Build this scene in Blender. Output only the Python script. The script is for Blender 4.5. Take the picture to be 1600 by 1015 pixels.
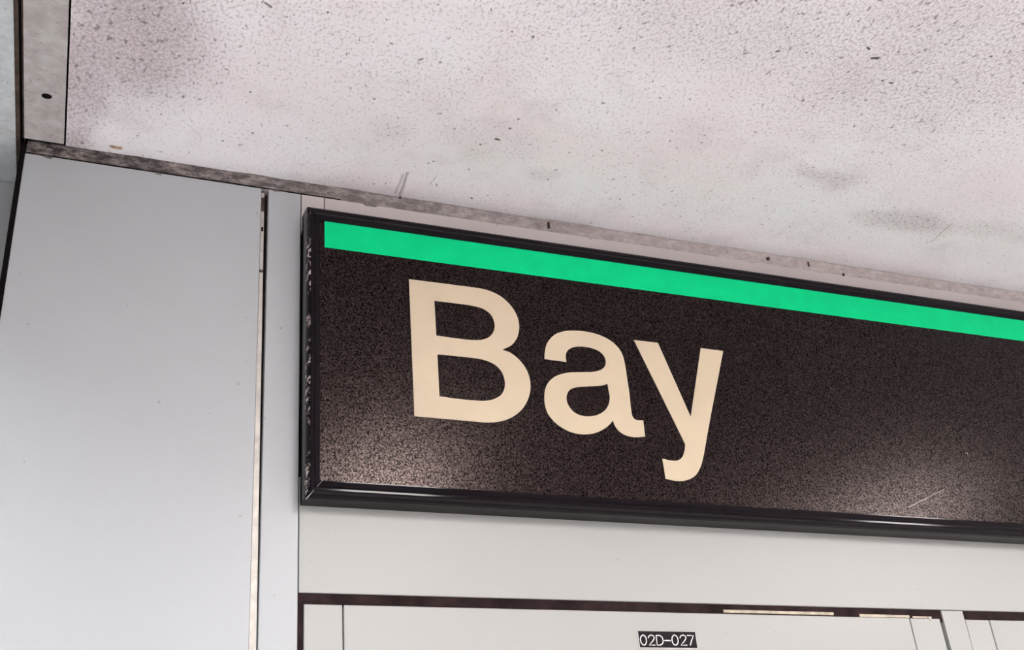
import bpy, bmesh, math, random
from mathutils import Vector, Matrix, noise as mnoise
random.seed(4)
for o in list(bpy.data.objects): bpy.data.objects.remove(o)
scene = bpy.context.scene
COL = scene.collection

# ------------------------------------------------------------------ camera
FPX, CX, CY = 1808.0, 800.0, 507.5           # focal length in pixels of the 1600x1015 frame
YAW, PITCH, ROLL = math.radians(23.8266), math.radians(28.7304), math.radians(-5.3146)
EYE = Vector((0.0, -1.61, 1.60))
fwd = Vector((math.sin(YAW)*math.cos(PITCH), math.cos(YAW)*math.cos(PITCH), math.sin(PITCH)))
rt0 = Vector((math.cos(YAW), -math.sin(YAW), 0))
up0 = rt0.cross(fwd)
RT = rt0*math.cos(ROLL) + up0*math.sin(ROLL)
UP = up0*math.cos(ROLL) - rt0*math.sin(ROLL)
cam = bpy.data.cameras.new('camera')
cam.sensor_fit = 'HORIZONTAL'; cam.sensor_width = 36.0; cam.lens = FPX/1600*36.0
cam.clip_start = 0.02
cam_o = bpy.data.objects.new('camera', cam); COL.objects.link(cam_o)
cam_o.matrix_world = Matrix(((RT.x, UP.x, -fwd.x, EYE.x), (RT.y, UP.y, -fwd.y, EYE.y),
                             (RT.z, UP.z, -fwd.z, EYE.z), (0, 0, 0, 1)))
scene.camera = cam_o

# ------------------------------------------------------------------ world, exposure
world = bpy.data.worlds.new('world'); scene.world = world; world.use_nodes = True
world.node_tree.nodes['Background'].inputs[0].default_value = (0.9, 0.95, 1.0, 1)
world.node_tree.nodes['Background'].inputs[1].default_value = 0.05
vs = scene.view_settings
vs.view_transform = 'Standard'; vs.look = 'None'; vs.gamma = 1.0; vs.use_curve_mapping = False
vs.exposure = 0.0
LAMP_RADIANCE = 37.0
LAMP_COLOR = (1.0, 0.965, 0.925)        # warm tubes
LAMP_COOL = (0.89, 0.96, 1.0)            # cool tint made up for the left lamp, to turn the left panel bluish

def on_wall(px, py, y=0.0):
    """pixel -> point on the vertical plane at depth y"""
    d = fwd + RT*((px-CX)/FPX) - UP*((py-CY)/FPX)
    return EYE + d*((y-EYE.y)/d.y)

def on_ceiling(px, py, z=2.80):
    d = fwd + RT*((px-CX)/FPX) - UP*((py-CY)/FPX)
    return EYE + d*((z-EYE.z)/d.z)

# ------------------------------------------------------------------ materials
class NT:
    def __init__(s, name):
        s.m = bpy.data.materials.new(name); s.m.use_nodes = True
        s.t = s.m.node_tree; s.b = s.t.nodes['Principled BSDF']
        s.co = s.t.nodes.new('ShaderNodeNewGeometry').outputs['Position']
    def n(s, ty, **kw):
        nd = s.t.nodes.new(ty)
        for k, v in kw.items(): setattr(nd, k, v)
        return nd
    def link(s, a, b): s.t.links.new(a, b)
    def setin(s, sock, v):
        if hasattr(v, 'is_output'): s.link(v, sock)
        else: sock.default_value = v
    def scaled(s, sc, off=(0, 0, 0), rot=(0, 0, 0)):
        m = s.n('ShaderNodeMapping'); m.inputs['Scale'].default_value = sc
        m.inputs['Location'].default_value = off; m.inputs['Rotation'].default_value = rot
        s.link(s.co, m.inputs[0]); return m.outputs[0]
    def noise(s, scale, detail=2.0, rough=0.5, vec=None, dist=0.0):
        nd = s.n('ShaderNodeTexNoise'); nd.inputs['Scale'].default_value = scale
        nd.inputs['Detail'].default_value = detail; nd.inputs['Roughness'].default_value = rough
        nd.inputs['Distortion'].default_value = dist
        s.link(vec or s.co, nd.inputs['Vector']); return nd.outputs['Fac']
    def ramp(s, fac, lo, hi, a=0.0, b=1.0):
        nd = s.n('ShaderNodeMapRange'); nd.interpolation_type = 'SMOOTHSTEP'
        s.setin(nd.inputs['Value'], fac)
        nd.inputs['From Min'].default_value = lo; nd.inputs['From Max'].default_value = hi
        nd.inputs['To Min'].default_value = a; nd.inputs['To Max'].default_value = b
        return nd.outputs['Result']
    def math(s, op, a, b=0.0, clamp=False):
        nd = s.n('ShaderNodeMath', operation=op); nd.use_clamp = clamp
        s.setin(nd.inputs[0], a); s.setin(nd.inputs[1], b); return nd.outputs[0]
    def mix(s, fac, a, b, blend='MIX'):
        nd = s.n('ShaderNodeMix', data_type='RGBA', blend_type=blend)
        s.setin(nd.inputs[0], fac)
        for sock, v in ((nd.inputs[6], a), (nd.inputs[7], b)):
            if hasattr(v, 'is_output'): s.link(v, sock)
            else: sock.default_value = (*v, 1) if len(v) == 3 else v
        return nd.outputs[2]
    def vm(s, op, a, b=None):
        nd = s.n('ShaderNodeVectorMath', operation=op)
        s.setin(nd.inputs[0], a)
        if b is not None: s.setin(nd.inputs[1], b)
        return nd
    def warped(s, scale, amount):
        nd = s.n('ShaderNodeTexNoise'); nd.inputs['Scale'].default_value = scale
        nd.inputs['Detail'].default_value = 3.0
        s.link(s.co, nd.inputs['Vector'])
        d = s.vm('SUBTRACT', nd.outputs['Color'], (0.5, 0.5, 0.5)).outputs[0]
        sc = s.n('ShaderNodeVectorMath', operation='SCALE'); s.link(d, sc.inputs[0]); sc.inputs['Scale'].default_value = amount
        return s.vm('ADD', s.co, sc.outputs[0]).outputs[0]
    def blob(s, c, r, vec, stretch=(1, 1, 1)):
        """soft spot of radius r around c, 1 at its middle"""
        d = s.vm('SUBTRACT', vec, tuple(c)).outputs[0]
        d = s.vm('DIVIDE', d, tuple(stretch)).outputs[0]
        return s.ramp(s.vm('LENGTH', d).outputs['Value'], r*0.25, r, 1.0, 0.0)
    def stroke(s, a, b, r, vec):
        """scratch from a to b"""
        a = Vector(a); b = Vector(b); ab = b-a
        pa = s.vm('SUBTRACT', vec, tuple(a)).outputs[0]
        t = s.math('DIVIDE', s.vm('DOT_PRODUCT', pa, tuple(ab)).outputs['Value'], ab.length_squared, True)
        sc = s.n('ShaderNodeVectorMath', operation='SCALE'); sc.inputs[0].default_value = ab; s.link(t, sc.inputs['Scale'])
        d = s.vm('LENGTH', s.vm('SUBTRACT', pa, sc.outputs[0]).outputs[0]).outputs['Value']
        return s.ramp(d, r*0.3, r, 1.0, 0.0)
    def color(s, v): s.setin(s.b.inputs['Base Color'], v if hasattr(v, 'is_output') else (*v, 1))
    def rough(s, v): s.setin(s.b.inputs['Roughness'], v)
    def bump(s, h, strength=0.3, dist=0.002):
        nd = s.n('ShaderNodeBump'); nd.inputs['Strength'].default_value = strength
        nd.inputs['Distance'].default_value = dist
        s.link(h, nd.inputs['Height']); s.link(nd.outputs[0], s.b.inputs['Normal'])

def m_enamel(name, col, rough=0.42, dirt=(0.55, 0.52, 0.50), amount=0.10):
    t = NT(name)
    a = t.noise(2.2, 4, 0.6)
    b = t.noise(160, 2, 0.6)
    c = t.mix(t.ramp(a, 0.35, 0.75, 0.0, amount), col, dirt)
    c = t.mix(t.ramp(b, 0.35, 0.7, 0.0, 0.07), c, dirt)
    sp = t.noise(95, 1, 0.4)
    c = t.mix(t.ramp(sp, 0.765, 0.80, 0.0, 0.55), c, (0.25, 0.22, 0.22))
    t.color(c); t.rough(rough)
    t.bump(t.noise(60, 2), 0.06, 0.001)
    return t.m

def m_plain(name, col, rough=0.5, metal=0.0, var=0.0, scale=60, spec=0.5):
    t = NT(name)
    t.b.inputs['Specular IOR Level'].default_value = spec
    if var:
        k = t.noise(scale, 3, 0.6)
        t.color(t.mix(t.ramp(k, 0.3, 0.7), tuple(c*(1-var) for c in col), tuple(min(1, c*(1+var)) for c in col)))
    else: t.color(col)
    t.rough(rough); t.b.inputs['Metallic'].default_value = metal
    return t.m

def m_ceiling():
    t = NT('painted_concrete')
    w = t.warped(7.0, 0.10)
    big = t.noise(3.0, 5, 0.6)
    tone = t.noise(9.0, 4, 0.65)
    c = t.mix(t.ramp(big, 0.35, 0.68), (0.88, 0.82, 0.845), (0.91, 0.89, 0.92))
    c = t.mix(t.ramp(tone, 0.48, 0.78, 0.0, 0.30), c, (0.56, 0.50, 0.52))
    # grime stains
    st = None
    for px, py, r, k, sx, sy in [(200, 50, 0.17, 0.85, 1.0, 1.5), (125, 120, 0.12, 0.85, 0.55, 2.0), (115, 215, 0.06, 0.9, 0.8, 1.0),
                         (1420, 345, 0.10, 0.55, 1.7, 0.55), (1290, 275, 0.07, 0.45, 1.3, 0.6), (1500, 80, 0.30, 0.28, 1.6, 1.0),
                         (1150, 20, 0.25, 0.30, 1.6, 0.8), (850, 265, 0.05, 0.3, 1.2, 0.7), (600, 205, 0.06, 0.22, 1, 1),
                         (770, 215, 0.10, 0.25, 1.4, 0.7), (1560, 360, 0.09, 0.25, 1.5, 0.5), (200, 120, 0.10, 0.35, 0.8, 1.4)]:
        p = on_ceiling(px, py)
        b = t.math('MULTIPLY', t.blob(p, r, w, (sx, sy, 5)), k)
        st = b if st is None else t.math('MAXIMUM', st, b)
    c = t.mix(t.math('MULTIPLY', st, 0.46), c, (0.37, 0.29, 0.31))
    # soot specks, in three sizes, crowding together where the grime is
    stretch = t.scaled((1.0, 0.8, 1.0), rot=(0, 0, 0.5))
    crowd = t.math('ADD', t.math('MULTIPLY', t.ramp(t.noise(4.2, 3, 0.6), 0.35, 0.7), 0.035), t.math('MULTIPLY', st, 0.15))
    sep = t.n('ShaderNodeSeparateXYZ'); t.link(t.co, sep.inputs[0])
    far = t.ramp(sep.outputs['Y'], -0.62, -0.05, 0.045, -0.02)     # rougher, dirtier concrete away from the wall
    crowd = t.math('ADD', crowd, far)
    fine = t.math('ADD', t.noise(210, 3, 0.65, stretch), crowd)
    mid = t.math('ADD', t.noise(95, 2.5, 0.6, stretch), t.math('MULTIPLY', crowd, 0.55))
    dots = t.math('ADD', t.noise(80, 1.5, 0.5), t.math('MULTIPLY', crowd, 0.3))
    c = t.mix(t.ramp(fine, 0.53, 0.75, 0.0, 0.45), c, (0.24, 0.18, 0.19))
    c = t.mix(t.ramp(mid, 0.655, 0.75, 0.0, 0.70), c, (0.15, 0.11, 0.115))
    c = t.mix(t.ramp(dots, 0.765, 0.79, 0.0, 0.85), c, (0.07, 0.05, 0.055))
    # single scratches, drips and spots
    w2 = t.warped(60.0, 0.005)
    for a, b, r, k, col in [((625, 304), (637, 270), 0.0055, 0.55, (0.2, 0.15, 0.16)), ((618, 302), (630, 272), 0.0045, 0.40, (0.2, 0.15, 0.16)),
                       ((672, 288), (682, 276), 0.0022, 0.5, (0.25, 0.2, 0.2)),
                       ((1455, 378), (1488, 348), 0.0022, 0.7, (0.25, 0.2, 0.2)),
                       ((285, 187), (305, 203), 0.0014, 0.4, (0.4, 0.37, 0.35)), ((305, 203), (317, 219), 0.0014, 0.4, (0.4, 0.37, 0.35)),
                       ((774, 217), (779, 218), 0.0050, 0.95, (0.05, 0.04, 0.04)), ((1363, 91), (1371, 91), 0.0055, 0.95, (0.05, 0.04, 0.04)),
                       ((1355, 75), (1358, 77), 0.0045, 0.95, (0.05, 0.04, 0.04)), ((1213, 81), (1216, 80), 0.0045, 0.9, (0.05, 0.04, 0.04)),
                       ((394, 208), (395, 208), 0.0035, 0.9, (0.05, 0.04, 0.04)), ((348, 220), (349, 220), 0.003, 0.9, (0.05, 0.04, 0.04)),
                       ((654, 93), (660, 92), 0.0045, 0.8, (0.1, 0.07, 0.07)), ((415, 5), (424, 11), 0.004, 0.8, (0.1, 0.07, 0.07)),
                       ((797, 200), (798, 201), 0.004, 0.85, (0.07, 0.05, 0.05)), ((1391, 129), (1394, 130), 0.004, 0.9, (0.06, 0.04, 0.04)),
                       ((676, 252), (678, 252), 0.003, 0.9, (0.08, 0.06, 0.06)), ((732, 265), (733, 265), 0.003, 0.85, (0.08, 0.06, 0.06)),
                       ((176, 229), (188, 231), 0.0085, 0.85, (0.42, 0.24, 0.10)), ((172, 228), (178, 230), 0.004, 0.7, (0.12, 0.07, 0.04))]:
        c = t.mix(t.math('MULTIPLY', t.stroke(on_ceiling(*a), on_ceiling(*b), r*0.72, w2), k), c, col)
    t.color(c); t.rough(0.85)
    t.bump(t.noise(150, 4, 0.6), 0.35, 0.002)
    return t.m

def m_trim():
    t = NT('grimy_mortar')
    n1 = t.noise(48, 5, 0.75, t.scaled((0.7, 1, 1.6)))
    n2 = t.noise(120, 3, 0.6)
    sep = t.n('ShaderNodeSeparateXYZ'); t.link(t.co, sep.inputs[0])
    grime = t.ramp(t.math('ADD', sep.outputs['X'], t.math('MULTIPLY', t.noise(4, 3), 0.5)), 0.15, 1.55, 1.0, 0.0)
    clean = t.mix(t.ramp(n1, 0.3, 0.7), (0.46, 0.40, 0.40), (0.68, 0.62, 0.61))
    dirty = t.mix(t.ramp(n1, 0.40, 0.68), (0.030, 0.022, 0.022), (0.36, 0.31, 0.30))
    c = t.mix(grime, clean, dirty)
    c = t.mix(t.ramp(n2, 0.58, 0.75, 0.0, 0.6), c, (0.14, 0.10, 0.10))
    t.color(c); t.rough(0.9)
    t.bump(n1, 0.6, 0.004)
    return t.m

def m_cover(name='dirty_painted_cover_plate', lo=(0.42, 0.38, 0.37), hi=(0.56, 0.55, 0.53)):
    t = NT(name)
    n1 = t.noise(30, 4, 0.65); n2 = t.noise(140, 3, 0.6)
    c = t.mix(t.ramp(n1, 0.35, 0.7), lo, hi)
    c = t.mix(t.ramp(n2, 0.58, 0.74, 0.0, 0.6), c, (0.24, 0.19, 0.18))
    t.color(c); t.rough(0.6); t.bump(n2, 0.2, 0.001)
    return t.m

def m_signface():
    t = NT('black_sign_vinyl')
    g = t.noise(420, 2, 0.75); h = t.noise(330, 2, 0.7, t.scaled((1, 1, 1), (3, 1, 2)))
    c = t.mix(t.ramp(g, 0.46, 0.72), (0.0006, 0.0002, 0.0003), (0.013, 0.005, 0.006))
    c = t.mix(t.ramp(h, 0.56, 0.76, 0.0, 0.6), c, (0.006, 0.004, 0.018))
    s = t.stroke(on_wall(1420, 792, -0.0365), on_wall(1450, 777, -0.0365), 0.0016, t.warped(50, 0.004))
    s2 = t.stroke(on_wall(1450, 777, -0.0365), on_wall(1475, 764, -0.0365), 0.0012, t.warped(50, 0.004))
    s3 = t.stroke(on_wall(1511, 707, -0.0365), on_wall(1512, 709, -0.0365), 0.0016, t.co)
    s = t.math('MAXIMUM', t.math('MAXIMUM', s, t.math('MULTIPLY', s2, 0.6)), s3)
    c = t.mix(t.math('MULTIPLY', s, 0.5), c, (0.55, 0.45, 0.42))
    t.color(c)
    t.rough(t.ramp(h, 0.3, 0.7, 0.21, 0.29))
    t.setin(t.b.inputs['Specular IOR Level'], t.ramp(g, 0.34, 0.70, 0.03, 0.62))
    t.b.inputs['Specular Tint'].default_value = (1.0, 0.76, 0.72, 1)
    t.bump(g, 0.12, 0.0008)
    return t.m

def m_rail(name, wear):
    t = NT(name)
    n = t.noise(190, 3, 0.65, t.scaled((1, 1, 0.6)))
    k = t.ramp(n, 0.60 - wear, 0.72 - wear, 0.0, 1.0)
    big = t.ramp(t.noise(16, 2), 0.35, 0.6)
    k = t.math('MULTIPLY', k, big)
    t.color(t.mix(k, (0.004, 0.002, 0.004), (0.55, 0.46, 0.44)))
    t.rough(t.ramp(n, 0.3, 0.8, 0.07, 0.11))
    t.b.inputs['Specular IOR Level'].default_value = 0.17
    return t.m

M = {
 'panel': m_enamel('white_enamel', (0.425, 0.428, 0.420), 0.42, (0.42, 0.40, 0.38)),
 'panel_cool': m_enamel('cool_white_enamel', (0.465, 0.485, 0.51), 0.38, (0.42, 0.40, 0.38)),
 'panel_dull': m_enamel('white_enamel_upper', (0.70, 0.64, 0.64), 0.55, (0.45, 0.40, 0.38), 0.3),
 'backing': m_plain('dark_cavity', (0.026, 0.015, 0.016), 0.8, var=0.4, scale=30, spec=0.1),
 'black': m_plain('black_gasket_and_shadow', (0.006, 0.004, 0.0045), 0.8, spec=0.08),
 'alu': m_plain('aluminium_strip', (0.55, 0.52, 0.48), 0.45, 0.3, 0.15, 40),
 'brown': m_plain('brown_metal_edge', (0.075, 0.055, 0.042), 0.6, 0.0, 0.4, 60, 0.2),
 'filler': m_plain('cream_filler_strip', (0.50, 0.43, 0.33), 0.4, 0.0, 0.25, 50),
 'screw': m_plain('screw_steel', (0.35, 0.33, 0.31), 0.35, 0.8),
 'ceiling': m_ceiling(), 'trim': m_trim(), 'cover': m_cover(), 'slab': m_cover('cool_grey_painted_slab', (0.53, 0.56, 0.57), (0.66, 0.71, 0.72)),
 'face': m_signface(), 'rail': m_rail('black_rail', -0.3), 'rail_edge': m_rail('worn_black_edge', 0.08),
 'green': m_plain('green_stripe', (0.0, 0.70, 0.265), 0.45, 0, 0.04, 25, 0.1),
 'cream': m_plain('cream_letter', (0.64, 0.53, 0.385), 0.45, 0, 0.03, 14, 0.25),
 'plate_w': m_plain('white_plate_core', (0.85, 0.83, 0.85), 0.4),
 'plate_b': m_plain('black_plate_face', (0.014, 0.010, 0.013), 0.5, 0, 0.5, 400, 0.12),
 'white': m_plain('white_engraving', (0.9, 0.88, 0.86), 0.5),
 'floor': m_plain('terrazzo', (0.84, 0.82, 0.83), 0.5, 0, 0.15, 90),
 'housing': m_plain('white_lamp_housing', (0.8, 0.8, 0.78), 0.4),
}
for k_, nm_, lc_ in (('lamp', 'lit_diffuser', LAMP_COLOR), ('lamp_cool', 'lit_diffuser_cool_tint', LAMP_COOL)):
    _e = NT(nm_)
    _e.b.inputs['Base Color'].default_value = (0.9, 0.9, 0.9, 1)
    _e.b.inputs['Emission Color'].default_value = (*lc_, 1)
    _e.b.inputs['Emission Strength'].default_value = LAMP_RADIANCE
    M[k_] = _e.m

# ------------------------------------------------------------------ mesh helpers
def obj(name, bm, mats, parent=None, loc=None):
    me = bpy.data.meshes.new(name)
    bmesh.ops.recalc_face_normals(bm, faces=bm.faces[:])
    bm.to_mesh(me); bm.free()
    for m in (mats if isinstance(mats, (list, tuple)) else [mats]): me.materials.append(M[m])
    o = bpy.data.objects.new(name, me); COL.objects.link(o)
    if parent is not None:
        o.parent = parent
        o.matrix_parent_inverse = Matrix.Translation(-parent.location)
    return o

def empty(name, loc=(0, 0, 0)):
    o = bpy.data.objects.new(name, None); COL.objects.link(o); o.location = loc
    o.empty_display_size = 0.05
    return o

def tag(o, label=None, cat=None, group=None, kind=None):
    if label: o['label'] = label
    if cat: o['category'] = cat
    if group: o['group'] = group
    if kind: o['kind'] = kind
    return o

def box(x0, x1, y0, y1, z0, z1, bevel=0.0, bm=None):
    own = bm is None
    bm = bm or bmesh.new()
    vs_ = [bm.verts.new((x, y, z)) for x in (x0, x1) for y in (y0, y1) for z in (z0, z1)]
    for f in ((0, 1, 3, 2), (4, 6, 7, 5), (0, 4, 5, 1), (2, 3, 7, 6), (0, 2, 6, 4), (1, 5, 7, 3)):
        bm.faces.new([vs_[i] for i in f])
    if bevel:
        bmesh.ops.recalc_face_normals(bm, faces=bm.faces[:])
        bmesh.ops.bevel(bm, geom=bm.edges[:], offset=bevel, segments=2, affect='EDGES', profile=0.5)
    return bm

def prism(poly, z0, z1, bm=None):
    """plan polygon (x, y) between two heights"""
    bm = bm or bmesh.new()
    a = [bm.verts.new((x, y, z0)) for x, y in poly]; b = [bm.verts.new((x, y, z1)) for x, y in poly]
    bm.faces.new(a); bm.faces.new(b)
    n = len(poly)
    for i in range(n): bm.faces.new((a[i], a[(i+1) % n], b[(i+1) % n], b[i]))
    return bm

def disc_y(x, y, z, r, depth, seg=16, slot=False):
    """short cylinder facing -y, slightly domed"""
    bm = bmesh.new()
    rings = [(r, 0), (r, depth*0.6), (r*0.7, depth)]
    vs_ = [[bm.verts.new((x+rr*math.cos(2*math.pi*k/seg), y-dd, z+rr*math.sin(2*math.pi*k/seg))) for k in range(seg)] for rr, dd in rings]
    for a, b in zip(vs_, vs_[1:]):
        for k in range(seg): bm.faces.new((a[k], a[(k+1) % seg], b[(k+1) % seg], b[k]))
    bm.faces.new(vs_[-1]); bm.faces.new(vs_[0])
    return bm

# ------------------------------------------------------------------ main sizes (metres)
ZC = 2.80                       # ceiling
X_EDGE = -0.096                 # free edge of the sign wall at the movement joint
X_END = 5.2
Y_BACK = -5.8
X_FAR = -3.4
PT = 2.7746                     # top of the wall panels
SK = 0.027                      # the movement joint runs a little askew
# ------------------------------------------------------------------ room shell
tag(obj('floor', box(X_FAR, X_END, Y_BACK, 0.30, -0.1, 0.0), 'floor'), 'pale terrazzo station floor', 'floor', kind='structure')

ceil = tag(obj('ceiling', prism([(-0.0385+SK*0.03, 0.03), (-0.0385+SK*Y_BACK, Y_BACK), (X_END, Y_BACK), (X_END, 0.03)], ZC, ZC+0.12), 'ceiling'),
    'pale speckled concrete ceiling with soot stains', 'ceiling', kind='structure')
xa = -0.1127
obj('ceiling_slab', prism([(xa+SK*0.20, 0.20), (X_FAR, 0.20), (X_FAR, Y_BACK), (xa+SK*Y_BACK, Y_BACK)], ZC, ZC+0.12), 'slab', ceil)
obj('joint_cavity', prism([(-0.14+SK*0.2, 0.2), (-0.14+SK*Y_BACK, Y_BACK), (0.0+SK*Y_BACK, Y_BACK), (0.0+SK*0.2, 0.2)], ZC+0.12, ZC+0.14), 'black', ceil)
def joint_strip(name, x0, x1, z0, z1, mat, y1):
    return obj(name, prism([(x0+SK*y1, y1), (x0+SK*Y_BACK, Y_BACK), (x1+SK*Y_BACK, Y_BACK), (x1+SK*y1, y1)], z0, z1), mat, ceil)
joint_strip('joint_angle', xa+0.0002, xa+0.0062, ZC+0.001, ZC+0.02, 'brown', 0.119)
joint_strip('joint_gasket', xa+0.0062, -0.1022, ZC+0.006, ZC+0.02, 'black', 0.119)
joint_strip('joint_lip', -0.1022, -0.0997, ZC+0.0005, ZC+0.02, 'brown', -0.004)
cover = joint_strip('cover_plate', -0.0996, -0.0414, ZC-0.003, ZC+0.004, 'cover', -0.008)
cover['label'] = 'grey painted cover plate over ceiling joint'
h = on_ceiling(73, 150, ZC-0.003)
bm = bmesh.new()
ring = [bm.verts.new((h.x+0.0075*math.cos(a), h.y+0.0058*math.sin(a), ZC-0.0036)) for a in [2*math.pi*k/14 for k in range(14)]]
ring2 = [bm.verts.new((v.co.x, v.co.y, ZC-0.0028)) for v in ring]
bm.faces.new(ring); bm.faces.new(ring2)
for k in range(14): bm.faces.new((ring[k], ring[(k+1) % 14], ring2[(k+1) % 14], ring2[k]))
sh = obj('screw', bm, 'black', cover); sh['label'] = 'black screw head in cover plate'

# downstand beam added out of view to shade the upper left panel
obj('added_shade_beam', box(-0.42, -0.30, Y_BACK, 0.119, 2.61, ZC+0.01, 0.006), 'slab', ceil)

# grimy mortar band where the wall meets the ceiling
bm = bmesh.new()
nx, nz = 420, 6
x0, x1 = X_EDGE+0.001, 2.6
grid = []
for i in range(nx+1):
    x = x0+(x1-x0)*i/nx
    row = []
    for j in range(nz+1):
        z = PT-0.004+(ZC+0.001-PT+0.004)*j/nz
        d = mnoise.noise(Vector((x*22, z*60, 0.3)))*0.0022+mnoise.noise(Vector((x*90, z*120, 4.3)))*0.001
        row.append(bm.verts.new((x, 0.001-d*0.9-0.002*(j/nz), z)))
    grid.append(row)
for i in range(nx):
    for j in range(nz): bm.faces.new((grid[i][j], grid[i+1][j], grid[i+1][j+1], grid[i][j+1]))
back = [bm.verts.new((x, 0.03, z)) for x, z in ((x0, PT-0.004), (x1, PT-0.004), (x1, ZC+0.001), (x0, ZC+0.001))]
bm.faces.new(back)
bm.faces.new([r[0] for r in grid]+[back[1], back[0]])
bm.faces.new([r[-1] for r in grid]+[back[2], back[3]])
bm.faces.new(grid[0]+[back[3], back[0]]); bm.faces.new(grid[-1]+[back[2], back[1]])
for f in bm.faces: f.smooth = len(f.verts) == 4
trim = tag(obj('trim_1', bm, 'trim'), 'grimy grey mortar band between wall panels and ceiling', 'trim', kind='structure')
obj('shadow_line_bar', box(X_EDGE, 0.41, -0.0008, 0.02, PT+0.0002, PT+0.0016), 'black', trim)  # black bar standing in for the shadow line above the panels
# little lumps and cracks sitting on the band
for px, py, w_, h_ in [(857, 352, 0.004, 0.013), (1200, 404, 0.006, 0.006), (1263, 413, 0.002, 0.011), (1318, 429, 0.003, 0.006), (625, 307, 0.003, 0.010)]:
    p = on_wall(px, py, -0.001)
    obj('crack', box(p.x-w_/2, p.x+w_/2, -0.0035, 0.002, p.z-h_/2, p.z+h_/2, 0.0008), 'brown', trim)

# recessed wall beyond the movement joint
wl = tag(obj('wall_left', box(X_FAR, -0.02, 0.1215, 0.22, 0, ZC-0.0015), 'panel_cool'), 'white enamelled wall set back beyond the dark joint', 'wall', kind='structure')
obj('ceiling_shadow_gap', box(X_FAR, -0.02, 0.124, 0.22, ZC-0.0015, ZC), 'black', wl)

tag(obj('wall_back', box(X_FAR, X_END, Y_BACK-0.1, Y_BACK, 0, ZC), 'panel_dull'), 'white wall opposite the sign', 'wall', kind='structure')
tag(obj('wall_right', box(X_END, X_END+0.1, Y_BACK, 0.3, 0, ZC), 'panel'), 'white wall at the far end past the sign', 'wall', kind='structure')
tag(obj('wall_end', box(X_FAR-0.1, X_FAR, Y_BACK, 0.3, 0, ZC), 'panel'), 'white end wall beyond the recessed wall', 'wall', kind='structure')

# ------------------------------------------------------------------ the panelled sign wall
PD = 0.014                      # panel thickness
wall = tag(obj('wall_front', box(X_EDGE+0.003, X_END, PD, 0.1195, 0, PT), 'backing'),
           'wall of white enamelled panels with dark joints that carries the sign', 'wall', kind='structure')
obj('edge_gasket', box(X_EDGE-0.008, X_EDGE-0.0003, 0.001, 0.1195, 0, ZC-0.004), 'black', wall)
def panel(x0, x1, z0, z1, mat='panel', y0=0.0, name='panel', bev=0.0012, parent=wall):
    return obj(name, box(x0, x1, y0, PD, z0, z1, bev), mat, parent)
p_left = panel(X_EDGE, 0.2742, 0, PT, 'panel_cool')
p_left['label'] = 'wide plain white panel beside the dark ceiling joint'
# joint with a recessed aluminium strip and its screws
bm = bmesh.new()
out_ = [(0.2752, 0), (0.2852, 0), (0.2852, 2.0), (0.2799, PT-0.006), (0.2752, PT-0.006)]
va = [bm.verts.new((x, 0.0045, z)) for x, z in out_]; vb = [bm.verts.new((x, PD, z)) for x, z in out_]
bm.faces.new(va); bm.faces.new(vb)
for i in range(5): bm.faces.new((va[i], va[(i+1) % 5], vb[(i+1) % 5], vb[i]))
js = obj('joint_strip', bm, 'alu', wall)
js['label'] = 'thin aluminium strip in the panel joint'
p = on_wall(411.5, 424, 0.0055)
sc = obj('screw', disc_y(0.2779, 0.0045, p.z, 0.0030, 0.0012), 'black', js)
sc2 = obj('screw', disc_y(0.2779, 0.0035, p.z, 0.0017, 0.0012), 'screw', js)
p = on_wall(412.5, 359, 0.0055)
obj('screw_hole', box(0.2763, 0.2796, 0.0040, 0.0048, p.z-0.0042, p.z+0.0042), 'black', js)
p = on_wall(414, 322, 0.0055)
obj('rust_patch', box(0.2754, 0.2804, 0.0041, 0.0048, p.z-0.012, p.z+0.016), 'brown', js)
panel(0.2866, 0.3410, 0, PT, 'panel_cool')['label'] = 'narrow upright white panel left of the sign'
# header over the sign, in two lengths
panel(0.3424, 0.3812, 2.70, PT, 'panel_dull'); panel(0.3826, X_END, 2.70, PT, 'panel_dull')
panel(0.3424, X_END, 2.0838, 2.26)['label'] = 'long white transom panel under the sign'
# lower bay: each leaf has two narrow stiles beside a wide field
ZL = 2.0676
def leaf(x0, xa_, xb_, x1, lab):
    f = panel(xa_+0.0012, xb_-0.0006, 0.12, ZL, bev=0.0016); f['label'] = lab
    obj('stile', box(x0, xa_-0.0003, 0.0008, PD, 0.12, ZL, 0.0016), 'panel', f)
    if xb_ < x1: obj('stile', box(xb_+0.0010, x1, -0.0004, PD, 0.12, ZL, 0.0016), 'panel', f)
    return f
leaf(0.350, 0.4062, 1.4133, 1.4790, 'white lower panel with folded stiles that carries the number plate')
panel(1.4876, 1.5352, 0, 2.0828, name='mullion')['label'] = 'white mullion between lower panels'
leaf(1.5366, 1.5910, 2.66, 2.72, 'white lower panel past the mullion')
panel(2.7286, 2.776, 0, 2.0828, name='mullion')
leaf(2.7774, 2.833, 3.90, 3.96, 'white lower panel further along the wall')
obj('slot_filler', box(0.3412, 0.352, 0.0030, PD, 0.12, ZL-0.0041), 'backing', wall)
obj('slot_filler', box(0.3412, X_END, 0.0030, PD, ZL-0.004, 2.0850), 'backing', wall)
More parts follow.
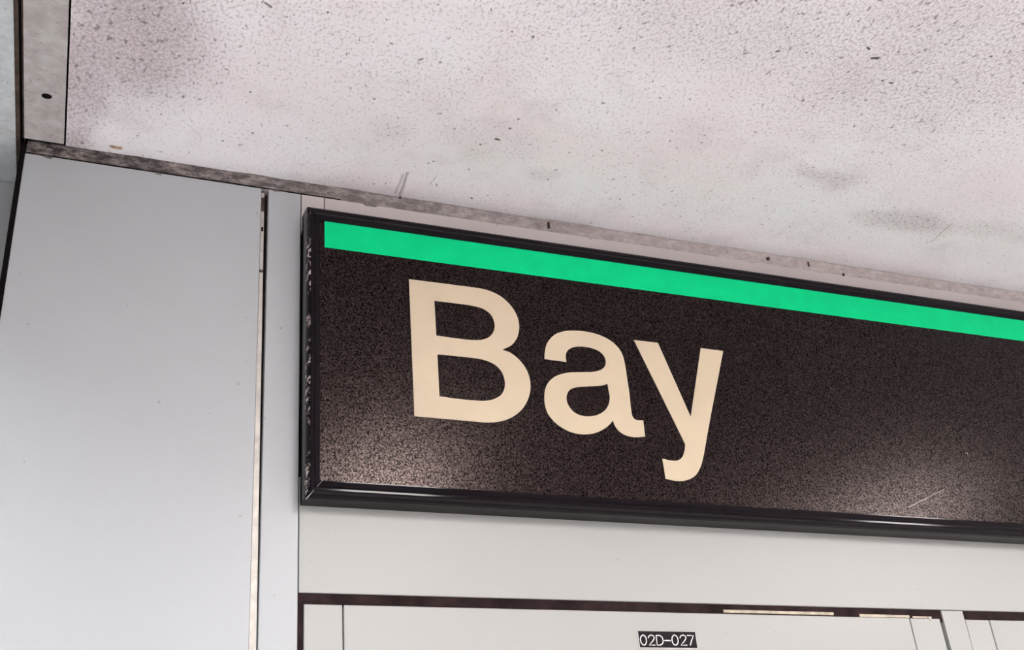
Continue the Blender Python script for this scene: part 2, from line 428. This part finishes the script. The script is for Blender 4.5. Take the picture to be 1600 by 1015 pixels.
# pale filler strips left in the dark slot above the lower panel
for pxa, pxb, pya, pyb in [(1130, 1302, 951.6, 956.8), (1341, 1420, 953.0, 959.6), (1424, 1454, 957.0, 960.4)]:
    a = on_wall(pxa, pya, 0.002); b = on_wall(pxb, pyb, 0.002)
    z0 = ZL+(0.0022 if pxa < 1300 else 0.0004)
    obj('filler_strip', box(a.x, b.x, 0.0012, PD, z0, z0+(0.0050 if pxa != 1424 else 0.0035), 0.0006), 'filler', wall)
p = on_wall(1453, 962, 0)
bm = bmesh.new()
tri = [(p.x-0.006, ZL+0.002), (p.x+0.002, ZL+0.003), (p.x-0.001, ZL-0.005)]
va = [bm.verts.new((x, -0.0016, z)) for x, z in tri]; vb = [bm.verts.new((x, 0.001, z)) for x, z in tri]
bm.faces.new(va); bm.faces.new(vb)
for i in range(3): bm.faces.new((va[i], va[(i+1) % 3], vb[(i+1) % 3], vb[i]))
obj('bent_tab', bm, 'alu', wall)

# ------------------------------------------------------------------ the station sign
SX0, SX1 = 0.3432, 2.36
SZ0, SZ1 = 2.2140, 2.7268
sign = tag(empty('station_sign', (SX0, 0, SZ0)), 'long black station name sign with green stripe and cream letters reading Bay', 'sign')
FY = -0.0365                    # sign face
# rail profile: (distance in from the outer edge, height off the wall)
PROF = [(0.0, 0.0), (0.0006, 0.030), (0.002, 0.0355), (0.0045, 0.0395), (0.0075, 0.0415), (0.0098, 0.0420), (0.0126, 0.0420), (0.0146, 0.0413), (0.0165, 0.0392), (0.0252, 0.0378), (0.0265, 0.0378), (0.0275, 0.0355), (0.0275, 0.0)]
def rail(side):
    bm = bmesh.new(); rings = []
    for end in (0, 1):
        r = []
        for u, v in PROF:
            ux = u*0.80
            if side in ('top', 'bottom'):
                x = SX0+ux if end == 0 else SX1-ux
                z = SZ1-u if side == 'top' else SZ0+u
            else:
                x = SX0+ux if side == 'left' else SX1-ux
                z = SZ0+u if end == 0 else SZ1-u
            r.append(bm.verts.new((x, -v, z)))
        rings.append(r)
    n = len(PROF)
    for i in range(n):
        j = (i+1) % n
        f = bm.faces.new((rings[0][i], rings[0][j], rings[1][j], rings[1][i]))
        f.material_index = 1 if (side in ('left',) and i in (1, 2, 3)) else 0
    bm.faces.new(rings[0]); bm.faces.new(rings[1])
    return obj('frame_rail', bm, ['rail', 'rail_edge'], sign)
for s_ in ('top', 'bottom', 'left', 'right'): rail(s_)
# worn bare mitre at the lower left corner
a = on_wall(505, 749, -0.0385); b = on_wall(480, 777, -0.042)
bm = bmesh.new()
dv = (b-a)
for k in range(7):
    t0 = k/7; t1 = (k+1)/7
    wid = 0.0008+0.0016*t1+0.0006*random.random()
    p0 = a+dv*t0; p1 = a+dv*t1
    q = [bm.verts.new((p0.x-wid*0.5, -0.0395-0.004*t0, p0.z-wid*0.5)), bm.verts.new((p0.x+wid*0.5, -0.0395-0.004*t0, p0.z+wid*0.5)),
         bm.verts.new((p1.x+wid*0.5, -0.0395-0.004*t1, p1.z+wid*0.5)), bm.verts.new((p1.x-wid*0.5, -0.0395-0.004*t1, p1.z-wid*0.5))]
    q2 = [bm.verts.new((v.co.x, -0.036, v.co.z)) for v in q]
    bm.faces.new(q); bm.faces.new(q2)
    for i in range(4): bm.faces.new((q[i], q[(i+1) % 4], q2[(i+1) % 4], q2[i]))
wm = obj('worn_mitre', bm, 'plate_w', sign); wm['label'] = 'bare scratched corner of the frame'
obj('face_panel', box(SX0+0.020, SX1-0.020, FY, -0.004, SZ0+0.025, SZ1-0.025), 'face', sign)
ga = on_wall(507, 343, FY); gb = on_wall(507, 384, FY)
gz1 = 0.5*(ga.z+on_wall(1600, 497, FY).z); gz0 = 0.5*(gb.z+on_wall(1600, 534.5, FY).z)
gs = obj('green_stripe', box(ga.x, SX1-0.024, FY-0.0007, FY+0.001, gz0, gz1), 'green', sign); gs['label'] = 'bright green stripe along the top of the sign'

def smooth_loop(pts):
    """closed outline; points flagged with a third item are corners, the rest are passed smoothly"""
    n = len(pts); out = []
    P = [Vector(p[:2]) for p in pts]; corner = [len(p) > 2 for p in pts]
    for i in range(n):
        p1, p2 = P[i], P[(i+1) % n]
        p0 = P[i-1] if not corner[i] else p1+(p1-p2)
        p3 = P[(i+2) % n] if not corner[(i+1) % n] else p2+(p2-p1)
        if corner[i] and corner[(i+1) % n]: out.append(p1); continue
        for k in range(6):
            t = [0.0]
            for a_, b_ in ((p0, p1), (p1, p2), (p2, p3)): t.append(t[-1]+max(1e-4, (b_-a_).length)**0.5)
            u = t[1]+(t[2]-t[1])*k/6
            A1 = p0*((t[1]-u)/(t[1]-t[0]))+p1*((u-t[0])/(t[1]-t[0]))
            A2 = p1*((t[2]-u)/(t[2]-t[1]))+p2*((u-t[1])/(t[2]-t[1]))
            A3 = p2*((t[3]-u)/(t[3]-t[2]))+p3*((u-t[2])/(t[3]-t[2]))
            B1 = A1*((t[2]-u)/(t[2]-t[0]))+A2*((u-t[0])/(t[2]-t[0]))
            B2 = A2*((t[3]-u)/(t[3]-t[1]))+A3*((u-t[1])/(t[3]-t[1]))
            out.append(B1*((t[2]-u)/(t[2]-t[1]))+B2*((u-t[1])/(t[2]-t[1])))
    return out

def outline_mesh(name, loops, mat, parent, y, thick):
    """loops of (x, z) points -> solid letter standing on the plane y"""
    cu = bpy.data.curves.new(name, 'CURVE'); cu.dimensions = '2D'; cu.fill_mode = 'BOTH'; cu.extrude = thick/2
    for lp in loops:
        sp = cu.splines.new('POLY'); sp.points.add(len(lp)-1)
        for q, p_ in zip(sp.points, lp): q.co = (p_[0], p_[1], 0, 1)
        sp.use_cyclic_u = True
    tmp = bpy.data.objects.new(name+'_tmp', cu); COL.objects.link(tmp)
    dg = bpy.context.evaluated_depsgraph_get()
    me = bpy.data.meshes.new_from_object(tmp.evaluated_get(dg))
    bpy.data.objects.remove(tmp); bpy.data.curves.remove(cu)
    me.transform(Matrix(((1, 0, 0, 0), (0, 0, -1, y-thick/2), (0, 1, 0, 0), (0, 0, 0, 1))))
    me.materials.clear(); me.materials.append(M[mat]); me.name = name
    o = bpy.data.objects.new(name, me); COL.objects.link(o)
    if parent is not None:
        o.parent = parent; o.matrix_parent_inverse = Matrix.Translation(-parent.location)
    return o
c = 1
B = [[(639, 436, c), (715.5, 445.7), (740.4, 449.0), (761, 453.0), (781.8, 462.5), (798.3, 477.6), (808, 494), (811.2, 510.5), (808, 527.1), (799, 539), (784.5, 546, c),
      (798.8, 551.7), (813.5, 564.3), (824.5, 581.4), (828.9, 600.7), (826.2, 620), (816.6, 638), (801.4, 650.6), (782, 657.8), (761, 659.6), (740.4, 658), (699, 654.3), (647.7, 649.7, c)],
     [(678.6, 469.6, c), (712.8, 473.6), (737.6, 477.2), (754.2, 481.8), (765.9, 490.2), (772.1, 502.3), (772.3, 514.7), (765.6, 525.2), (754.2, 530.3), (737.6, 531.0), (710, 528.0), (681.7, 524, c)],
     [(683.3, 553.1, c), (712.8, 556.0), (737.6, 558.6), (756.9, 562.1), (773.5, 569.4), (783.8, 580.4), (788.3, 592.4), (788.9, 603.5), (784, 615.4), (772.3, 623), (756.9, 626), (740.4, 625.3), (712.8, 622.6), (686.6, 618.8, c)]]
A = [[(850.9, 560.5, c), (851.2, 550.9), (855.2, 535.5), (866, 523.1), (881.4, 517.3), (899.1, 516.4), (920.4, 518.7), (937, 523.4), (953.5, 531.7), (965.6, 542.6), (972.7, 554.4), (976.8, 571), (979.7, 589.9), (983.5, 615.5), (986, 639.1), (988.6, 650.8), (993.7, 655.6), (1005, 656.6, c),
      (1007.9, 681.7, c), (991.4, 682.5), (977.2, 679.5), (966.5, 672.4), (960, 662.8), (957.7, 656.3, c), (953.5, 661.8), (944.1, 669.5), (929.9, 676), (913.3, 678.2), (896.8, 676), (880.2, 669), (866, 658.3), (856.4, 646.2), (851.6, 632), (850.7, 619), (852.2, 607.2), (857.5, 596.4), (868.4, 587.5), (884.9, 582.4), (906.2, 581.2), (925.1, 580.8), (937, 578.3), (944.3, 573.3), (946.6, 566.2), (944.7, 557.7), (939.3, 550.7), (929.9, 545.3), (918.1, 542.1), (906.2, 541), (894.4, 542.6), (886.5, 547.9), (883.9, 555.6), (884.9, 565, c)],
     [(949.4, 599.3, c), (950.8, 608.4), (952.8, 620.2), (951.2, 630.9), (945.5, 640.4), (934.6, 647.5), (921.6, 650.2), (908.6, 649), (896.8, 643.5), (889, 634.5), (885.2, 623.8), (886.7, 614.1), (892, 607.6), (902.7, 604.5), (922.8, 603.1), (940.5, 601.9)]]
Y = [[(990.4, 530.9, c), (1027.9, 535.4, c), (1079.3, 651.2, c), (1094.9, 543.6, c), (1129.9, 548.1, c), (1121.8, 590.9), (1112.4, 639.0), (1105.3, 677.8), (1098.4, 715.6), (1094.1, 730.2), (1086.6, 742.4), (1075.9, 748.8), (1062.7, 751.1), (1050.9, 750.0), (1040, 747.3, c),
      (1035, 716.2, c), (1046.2, 718.8), (1057.8, 719.2), (1065.1, 715), (1069.4, 705), (1070.8, 693.8, c)]]
for L in (B, A, Y):
    loops = []
    for lp in L:
        w_ = []
        for q in smooth_loop(lp):
            P_ = on_wall(q.x, q.y, FY-0.0007); w_.append((P_.x, P_.z))
        loops.append(w_)
    outline_mesh('letter', loops, 'cream', sign, FY, 0.0009)

# ------------------------------------------------------------------ number plate on the lower panel
px0, px1, pz0, pz1 = 0.8752, 0.9790, 2.0104, 2.0372
plate = tag(empty('number_plate', (px0, 0, pz0)), 'small black plate with white engraving 02D-027 on the white lower panel', 'plate')
obj('plate_core', box(px0, px1, -0.0016, 0.0, pz0, pz1, 0.0002), 'plate_w', plate)
obj('plate_face', box(px0+0.0010, px1-0.0006, -0.0020, -0.0016, pz0+0.0005, pz1-0.0006), 'plate_b', plate)
ST = [[(297, 265), (262, 300), (252, 350), (265, 405), (295, 448), (330, 463), (358, 440), (372, 390), (365, 330), (340, 282), (297, 265)],
      [(405, 325), (418, 284), (465, 265), (508, 285), (520, 330), (492, 380), (425, 460), (540, 460)],
      [(555, 272), (578, 462), (640, 458), (683, 428), (694, 375), (672, 310), (632, 277), (555, 272)],
      [(715, 371), (835, 373)],
      [(897, 265), (868, 300), (860, 350), (870, 405), (898, 448), (935, 463), (965, 440), (982, 390), (972, 330), (945, 282), (897, 265)],
      [(1012, 325), (1028, 284), (1075, 265), (1118, 285), (1130, 330), (1102, 380), (1034, 462), (1155, 462)],
      [(1150, 274), (1275, 278), (1240, 365), (1214, 462)]]
for sidx, s_ in enumerate(ST):
    cu = bpy.data.curves.new('digit', 'CURVE'); cu.dimensions = '3D'; cu.bevel_depth = 0.00092; cu.bevel_resolution = 2; cu.use_fill_caps = True
    sp = cu.splines.new('POLY'); sp.points.add(len(s_)-1)
    for q, (zx, zy) in zip(sp.points, s_):
        P_ = on_wall(980+zx/12.31, 970+zy/12.31, -0.002)
        q.co = (P_.x, -0.0020, P_.z, 1)
    tmp = bpy.data.objects.new('t', cu); COL.objects.link(tmp)
    me = bpy.data.meshes.new_from_object(tmp.evaluated_get(bpy.context.evaluated_depsgraph_get()))
    bpy.data.objects.remove(tmp); bpy.data.curves.remove(cu)
    for v in me.vertices: v.co.y = -0.0020+(v.co.y+0.0020)*0.35
    me.materials.clear(); me.materials.append(M['white']); me.name = 'character'
    o = bpy.data.objects.new('character', me); COL.objects.link(o); o.parent = plate
    o.matrix_parent_inverse = Matrix.Translation(-plate.location)

# ------------------------------------------------------------------ fluorescent ceiling lamps (overhead, above and behind the camera)
def lamp(x, y, where, mat='lamp'):
    t = tag(empty('ceiling_lamp', (x, y, ZC)), 'white fluorescent ceiling lamp '+where, 'lamp', 'ceiling lamps')
    obj('housing', box(x-0.145, x+0.145, y-0.595, y+0.595, ZC-0.008, ZC, 0.001), 'housing', t)
    obj('diffuser', box(x-0.132, x+0.132, y-0.582, y+0.582, ZC-0.012, ZC-0.0085), mat, t)
    for s_ in (-1, 1):
        ya, yb = sorted((y+s_*0.584, y+s_*0.60)); xa_, xb_ = sorted((x+s_*0.134, x+s_*0.15))
        obj('frame_end', box(x-0.15, x+0.15, ya, yb, ZC-0.017, ZC, 0.002), 'housing', t)
        obj('frame_side', box(xa_, xb_, y-0.584, y+0.584, ZC-0.017, ZC, 0.002), 'housing', t)
for x, where in ((-0.64, 'before the recessed wall'), (0.88, 'facing the letters of the sign'), (2.66, 'facing the end of the sign'), (4.4, 'at the far end wall')):
    lamp(x, -1.80, where, 'lamp_cool' if x < 0 else 'lamp')  # left lamp shifted nearer and tinted for its light on the left panel
    lamp(x, -4.10, where.replace('facing', 'across from')+', added row by opposite wall')  # second row, added to bounce more light off the floor onto the ceiling
